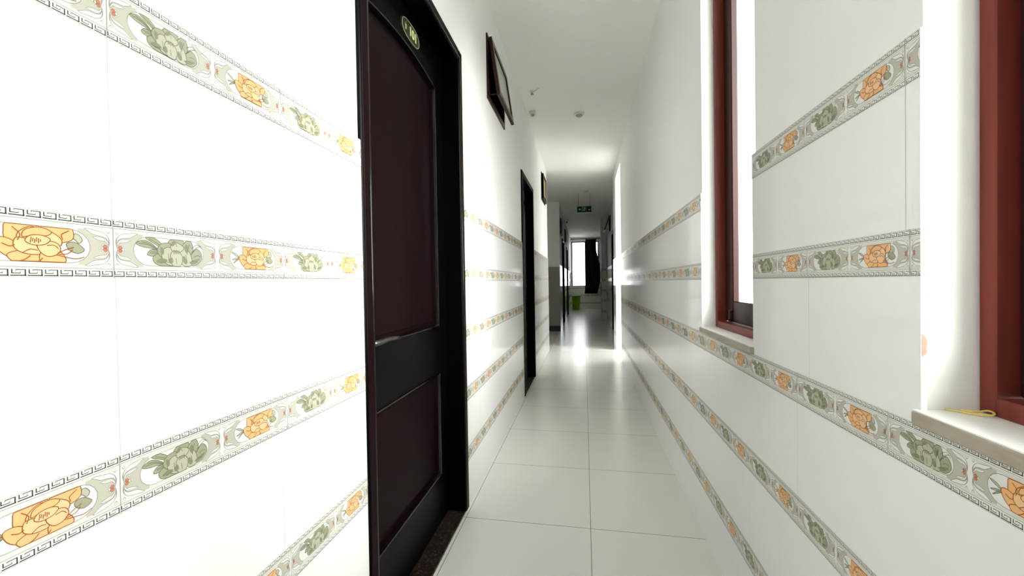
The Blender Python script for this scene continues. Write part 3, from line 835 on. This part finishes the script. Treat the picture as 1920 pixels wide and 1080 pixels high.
# ================================================================== DOORS
def panel_outline(y0, y1, z0, z1, arch, n=14):
    pts = [(y0, z0), (y1, z0)]
    for k in range(n+1):
        t = k/n
        y = y1 + (y0-y1)*t
        pts.append((y, z1 - arch + arch*math.sin(math.pi*t)**0.8 if arch else z1))
    return pts
def door(n, side, X, y0, y1, zt, label, handle=True, full=True):
    """timber door in a wall facing side*X. X = tiled face of the wall"""
    root = empty('door_%d' % n, (X, (y0+y1)/2, 0), kind='structure', label=label)
    fr = MB(); cw = 0.05
    front = X + side*0.004
    # casing with an inner bead, and the deep jamb
    for (a, b, c, d) in ((y0-0.01, y0-0.01+cw, 0.012, zt+0.01), (y1+0.01-cw, y1+0.01, 0.012, zt+0.01), (y0-0.01+cw, y1+0.01-cw, zt+0.01-cw, zt+0.01)):
        fr.box(X-side*0.13, front, a, b, c, d, DOORW, 0.003)
        fr.box(front-side*0.0005, front+side*0.0035, a+0.004, b-0.004, c+0.002, d-0.004, DOORP, 0.002)
    i0, i1, it = y0-0.01+cw, y1+0.01-cw, zt+0.01-cw
    for yy in (i0-0.012, i1+0.012):
        fr.tube([(front+side*0.001, yy, 0.02), (front+side*0.001, yy, it+0.012)], 0.0045, DOORM, 8)
    fr.tube([(front+side*0.001, i0-0.012, it+0.012), (front+side*0.001, i1+0.012, it+0.012)], 0.0045, DOORM, 8)
    fr.build('door_frame', root)
    # leaf with two recessed panels
    xl = X - side*0.083
    lf = MB()
    P_ = Plane((xl, 0, 0), (0, 1, 0), (side, 0, 0))
    a0, a1 = i0+0.002, i1-0.002
    zb, zt2 = 0.024, it-0.003
    w = a1-a0
    p0, p1 = a0 + w*0.145, a1 - w*0.115
    if n == 1: p0, p1 = 1.175, 1.797
    up = panel_outline(p0, p1, 0.945, 2.100, 0.034)
    lo = panel_outline(p0, p1, 0.245, 0.732, 0)
    outer = [(a0, zb), (a1, zb), (a1, zt2), (a0, zt2)]
    loops = [outer, up[::-1], lo[::-1]]
    flat = [q for l in loops for q in l]
    tris = tessellate_polygon([[Vector((y, z, 0)) for y, z in l] for l in loops])
    for t in tris:
        lf.face([P_.p(flat[i][0], flat[i][1], 0) for i in t], DOORW)
    for k in range(4):
        (ya, za), (yb, zb_) = outer[k], outer[(k+1) % 4]
        lf.face([P_.p(ya, za, 0), P_.p(yb, zb_, 0), P_.p(yb, zb_, -0.038), P_.p(ya, za, -0.038)], DOORW)
    lf.face([P_.p(y, z, -0.038) for y, z in outer], DOORW)
    leaf = lf.build('door_leaf', root)
    for nm, ol in (('upper_panel', up), ('lower_panel', lo)):
        pm = MB()
        cy = sum(q[0] for q in ol)/len(ol)
        def inset(o, d):
            res = []
            m_ = len(o)
            for i in range(m_):
                a, b, c = o[i-1], o[i], o[(i+1) % m_]
                d1 = Vector((b[0]-a[0], b[1]-a[1])).normalized(); d2 = Vector((c[0]-b[0], c[1]-b[1])).normalized()
                n1 = Vector((-d1.y, d1.x)); n2 = Vector((-d2.y, d2.x)); nn = (n1+n2)
                nn = nn / max(0.3, nn.length_squared) * 2
                res.append((b[0]+nn.x*d, b[1]+nn.y*d))
            return res
        prof = [(0.0, 0.0), (0.003, 0.005), (0.008, 0.004), (0.011, -0.006), (0.014, -0.018), (0.024, -0.018), (0.030, -0.016)]
        rings = [(inset(ol, d), h) for d, h in prof]
        for (r0, h0), (r1, h1) in zip(rings, rings[1:]):
            for i in range(len(r0)):
                j = (i+1) % len(r0)
                pm.face([P_.p(*r0[i], h0), P_.p(*r0[j], h0), P_.p(*r1[j], h1), P_.p(*r1[i], h1)], DOORM if h0 > -0.005 and h1 > -0.005 or h0 > 0.003 else DOORP)
        pm.face([P_.p(*q, rings[-1][1]) for q in rings[-1][0]], DOORP)
        pm.build(nm, leaf)
    if handle:
        hn = MB()
        hy = a0 + 0.062; hz = 0.968
        hn.box(xl, xl+side*0.008, hy-0.02, hy+0.02, hz-0.11, hz+0.11, METALK, 0.004)
        # lever on its neck, pointing away from the lock edge
        pts = [(xl+side*0.006, hy, hz), (xl+side*0.040, hy, hz), (xl+side*0.050, hy+0.008, hz), (xl+side*0.052, hy+0.03, hz+0.001), (xl+side*0.051, hy+0.08, hz+0.003), (xl+side*0.050, hy+0.13, hz), (xl+side*0.048, hy+0.165, hz-0.004)]
        hn.tube(pts, [0.009, 0.009, 0.010, 0.0095, 0.0085, 0.008, 0.006], METALK, 12)
        hn.build('door_handle', leaf)
    return root, leaf, xl

d1root, d1leaf, xleaf = door(1, 1, XL, D1[0], D1[1], D1[3], 'nearest dark brown panelled door on the left wall, numbered 101')
door(2, 1, XL, D2[0], D2[1], D2[3], 'second dark door on the left wall, past the open vent')
door(3, 1, XF, D3[0], D3[1], D3[3], 'first dark door on the far left wall')
door(4, 1, XF, D4[0], D4[1], D4[3], 'last dark door on the left, near the green bin')
door(5, -1, XQ, 8.75, 9.68, 2.27, 'dark door on the recessed right wall')

for nm, X, a, b in (('a', XL, D1[0], D1[1]), ('b', XL, D2[0], D2[1]), ('c', XF, D3[0], D3[1]), ('d', XF, D4[0], D4[1])):
    TRIM[0] += 1
    t = MB(); t.box(X-0.16, X-0.002, a+0.002, b-0.002, 0.001, 0.011, GRANITE, 0.002)
    t.build('trim_%d' % TRIM[0], kind='structure', label='speckled brown granite door threshold')

# number plate 101 (part of the first door)
def text_mesh(s, size, material, name, place, parent, extrude=0.0008, bold=0.0, sx=1.0):
    cu = bpy.data.curves.new(name, 'FONT')
    cu.body = s; cu.size = size; cu.extrude = extrude; cu.offset = bold
    cu.align_x = 'CENTER'; cu.align_y = 'CENTER'
    to = bpy.data.objects.new(name, cu)
    COL.objects.link(to)
    bpy.context.view_layer.update()
    me = bpy.data.meshes.new_from_object(to.evaluated_get(bpy.context.evaluated_depsgraph_get()))
    COL.objects.unlink(to); bpy.data.objects.remove(to)
    mb = MB()
    mb.mesh([place(v.co.x*sx, v.co.y, v.co.z) for v in me.vertices], [tuple(p.vertices) for p in me.polygons], material)
    return mb.build(name, parent)
pc = (1.532, 2.158)
pl = MB()
NP = 36
def oval(a, b, w): return [(xleaf+w, pc[0]+a*math.copysign(abs(math.cos(t))**0.75, math.cos(t)), pc[1]+b*math.copysign(abs(math.sin(t))**0.85, math.sin(t))) for t in [2*math.pi*k/NP for k in range(NP)]]
ra, rb_ = oval(0.083, 0.039, 0.0), oval(0.083, 0.039, 0.006)
for i in range(NP):
    j = (i+1) % NP
    pl.face([ra[i], ra[j], rb_[j], rb_[i]], PLATEG)
pl.face(rb_, PLATEG)
plate = pl.build('number_plate', d1leaf, label='dark green oval plate reading 101')
rim = MB(); rim.tube(oval(0.079, 0.0355, 0.0065), 0.0011, PLASTICG, 6, closed=True); rim.build('plate_rim', plate)
# the plate hangs off the leaf: keep it at part level
plate.parent = d1root; 
for c in plate.children: pass
plate.location = (0, 0, 0)
text_mesh('101', 0.050, PLATEY, 'number', lambda x, y, z: (xleaf+0.0066+z+0.0008, pc[0]+0.018+x, pc[1]+0.001+y), plate, bold=0.0012)
em = MB()
class _A(Art): pass
ea = Art()
for k in range(4):
    zc_ = 10 - k*6.0
    ea.stroke(smooth_curve([(-8+k*0.8, zc_+1.5), (0, zc_-1.5), (8-k*0.8, zc_+2.0)], 4), lambda t: 1.2+2.6*math.sin(math.pi*t), 0, PLATEY)
ea.stroke(smooth_curve([(-1, 15), (2, 19), (0, 24)], 4), 1.8, 0, PLASTIC)
for q, l, mt in ea.polys: em.face([(xleaf+0.0075, pc[0]-0.050+x/1000, pc[1]-0.003+y/1000*0.9) for x, y in q], mt)
em.build('emblem', plate)

# ================================================================== THINGS
# twist tie on the near sill
tt = MB()
tp = smooth_curve([(0.555, 0.722), (0.567, 0.716), (0.578, 0.7035), (0.5765, 0.700), (0.570, 0.705), (0.572, 0.712), (0.5785, 0.714), (0.586, 0.712)], 6)
zz = ZS+0.0085+0.0016
loop = [(0.5475, 0.729), (0.5560, 0.7225), (0.5640, 0.7130), (0.5720, 0.7040), (0.5765, 0.7020), (0.5770, 0.7060), (0.5700, 0.7150), (0.5650, 0.7220), (0.5720, 0.7180), (0.5790, 0.7120), (0.5840, 0.7110), (0.5890, 0.7100), (0.5900, 0.7045), (0.5870, 0.6985), (0.5810, 0.6970), (0.5765, 0.7010), (0.5740, 0.7060)]
lp = smooth_curve(loop, 5)
pts = []
for i, (x, y) in enumerate(lp):
    t = i/(len(lp)-1)
    lift = 0.0035*math.sin(math.pi*min(1, max(0, (t-0.45)/0.5)))**2 if t > 0.45 else 0
    pts.append((x, y, zz+lift+0.0016*(t > 0.35)))
tt.tube(pts, 0.0013, YELLOW, 8)
o = tt.build('twist_tie', label='yellow looped plastic twist tie lying on the near white window sill', category='twist tie')

# ceiling fixtures
r = empty('sprinkler_head', (-0.476, 3.909, HC), label='small dark sprinkler head with thin arm on the ceiling above the left wall', category='sprinkler')
m_ = MB(); m_.lathe(-0.476, 3.909, [(0.0, HC-0.012), (0.022, HC-0.010), (0.026, HC-0.001)], PLASTIC, 20); m_.build('rosette', r)
m_ = MB(); m_.lathe(-0.476, 3.909, [(0.0, HC-0.034), (0.016, HC-0.032), (0.017, HC-0.029), (0.006, HC-0.027), (0.006, HC-0.012)], PLASTICG, 16); m_.build('deflector', r)
m_ = MB(); m_.tube([(-0.462, 3.909, HC-0.004), (-0.43, 3.88, HC-0.004), (-0.40, 3.85, HC-0.004)], 0.003, PLASTIC, 8); m_.build('arm', r)
r = empty('ceiling_camera', (-0.53, 4.38, HC), label='small white box fixture with dark eye on the ceiling at the left wall', category='camera')
m_ = MB(); m_.box(-0.565, -0.495, 4.34, 4.42, HC-0.030, HC-0.001, PLASTIC, 0.006); m_.build('housing', r)
m_ = MB(); m_.lathe(-0.53, 4.375, [(0.0, HC-0.055), (0.014, HC-0.050), (0.02, HC-0.040), (0.021, HC-0.029)], PLASTICG, 18); m_.build('lens_dome', r, label='dark lens')
r = empty('smoke_detector', (-0.032, 4.536, HC), label='round pale smoke detector in the middle of the ceiling', category='smoke detector')
m_ = MB(); m_.lathe(-0.032, 4.536, [(0.0, HC-0.018), (0.05, HC-0.016), (0.058, HC-0.010), (0.060, HC-0.001)], PLASTIC, 28); m_.build('base', r)
m_ = MB(); m_.lathe(-0.032, 4.536, [(0.0, HC-0.036), (0.028, HC-0.034), (0.036, HC-0.026), (0.036, HC-0.017)], PLASTICG, 24); m_.build('sensor', r)
r = empty('smoke_detector', (0.07, 8.40, HC), label='faint round detector on the dark ceiling before the exit sign', category='smoke detector')
m_ = MB(); m_.lathe(0.07, 8.40, [(0.0, HC-0.03), (0.04, HC-0.028), (0.05, HC-0.012), (0.052, HC-0.001)], PLASTICG, 24); m_.build('base', r)
r = empty('alarm_beacon', (-0.50, 12.2, HC), label='tiny pale and red alarm light on the far ceiling corner at left', category='alarm')
m_ = MB(); m_.lathe(-0.50, 12.2, [(0.0, HC-0.05), (0.04, HC-0.045), (0.05, HC-0.02), (0.05, HC-0.001)], PLASTIC, 20); m_.build('dome', r)
m_ = MB(); m_.lathe(-0.50, 12.2, [(0.0, HC-0.10), (0.02, HC-0.098), (0.03, HC-0.08), (0.03, HC-0.049)], B_RED, 16); m_.build('red_lens', r, label='red lens')

# exit sign
YS = 8.6
r = empty('exit_sign', (0.017, YS, 2.60), label='green emergency exit sign hanging on two rods from the dark ceiling', category='exit sign')
m_ = MB(); m_.box(-0.140, 0.172, YS, YS+0.025, 2.590, 2.738, PLASTICG, 0.004); m_.build('housing', r)
m_ = MB(); m_.box(-0.132, 0.164, YS-0.004, YS-0.0005, 2.606, 2.730, SIGNG, 0.001); face = m_.build('sign_face', r)
for (x0_, x1_) in ((-0.105, -0.098), (0.135, 0.13)):
    m_ = MB(); m_.tube([(x0_, YS+0.012, 2.738), (x1_, YS+0.012, HC)], 0.0035, METALK, 8); m_.build('hanging_rod', r)
sg = Art()
sg.tri([(-120, 0), (-96, 22), (-96, 9), (-66, 9), (-66, -9), (-96, -9), (-96, -22)], 0, SIGNW)
sg.stroke([(-42, -45), (-42, 46), (34, 46), (34, -45)], 7, 0, SIGNW)
hd = [(8+9*math.cos(k*math.pi/5), 28+9*math.sin(k*math.pi/5)) for k in range(10)]
sg.tri(hd, 0, SIGNW)
sg.stroke([(2, 18), (-6, -8)], 13, 0, SIGNW)
sg.stroke([(4, 14), (18, 4), (24, 12)], 6, 0, SIGNW); sg.stroke([(2, 16), (-14, 12), (-22, 0)], 6, 0, SIGNW)
sg.stroke([(-5, -6), (8, -20), (4, -42)], 7, 0, SIGNW); sg.stroke([(-6, -8), (-14, -26), (-32, -32)], 7, 0, SIGNW)
sg.tri([(128, -14), (108, 6), (108, -6), (80, -6), (80, -22), (108, -22), (108, -34)], 0, SIGNW)
m_ = MB()
for q, l, mt in sg.polys: m_.face([(0.016+x/1000, YS-0.005, 2.668+y/1000) for x, y in q], mt)
m_.build('pictogram', face, label='white running figure, doorway and arrows')

# curtain at the end window
YC = YE-0.16
r = empty('curtain', (0.32, YC, 0.64), label='dark curtain hanging gathered over the right half of the end window', category='curtain')
def curtain_mesh():
    mb = MB(); nx, nz = 70, 30; vs = []
    for j in range(nz+1):
        t = j/nz; z = 2.90 + (0.64-2.90)*t
        xa = 0.065 - 0.025*math.sin(t*math.pi) - 0.06*max(0, t-0.75)/0.25
        xb = 0.50 + 0.14*max(0, min(1, (t-0.22)/0.25)) - 0.12*max(0, (t-0.78)/0.22)
        for i in range(nx+1):
            s = i/nx
            x = xa + (xb-xa)*s
            y = YC + 0.035*math.sin(s*2*math.pi*8 + 0.8*math.sin(t*5)) * (0.7+0.3*t)
            vs.append((x, y, z))
    n0 = len(vs)
    vs += [(x, y+0.003, z) for x, y, z in vs]
    fs = []
    W_ = nx+1
    for j in range(nz):
        for i in range(nx):
            a = j*W_+i
            fs.append((a, a+W_, a+W_+1, a+1)); fs.append((n0+a, n0+a+1, n0+a+W_+1, n0+a+W_))
    for j in range(nz):
        for a in (j*W_, j*W_+nx): fs.append((a, a+W_, n0+a+W_, n0+a))
    for i in range(nx):
        for a in (i, nz*W_+i): fs.append((a, a+1, n0+a+1, n0+a))
    mb.mesh(vs, fs, CURT, True)
    return mb
curtain_mesh().build('cloth', r)
r2 = MB(); r2.tube([(-0.545, YC, 2.925), (0.68, YC, 2.925)], 0.014, DOORW, 12)
r2.tube([(-0.53, YC, 2.925), (-0.53, YE, 2.925)], 0.008, DOORW, 8); r2.tube([(0.66, YC, 2.925), (0.66, YE, 2.925)], 0.008, DOORW, 8)
r2.build('curtain_rod', r)

# green bin
bx, by = -0.345, 16.45
r = empty('waste_bin', (bx, by, 0), label='lime green plastic bin standing on the floor under the end window', category='bin')
m_ = MB()
m_.lathe(bx, by, [(0.0, 0.004), (0.135, 0.004), (0.140, 0.012), (0.178, 0.56), (0.172, 0.56), (0.134, 0.02), (0.0, 0.02)], LIME, 40)
m_.build('body', r)
m_ = MB(); m_.lathe(bx, by, [(0.176, 0.545), (0.192, 0.550), (0.194, 0.590), (0.178, 0.596), (0.172, 0.59), (0.172, 0.556)], LIME, 40); m_.build('rim', r)
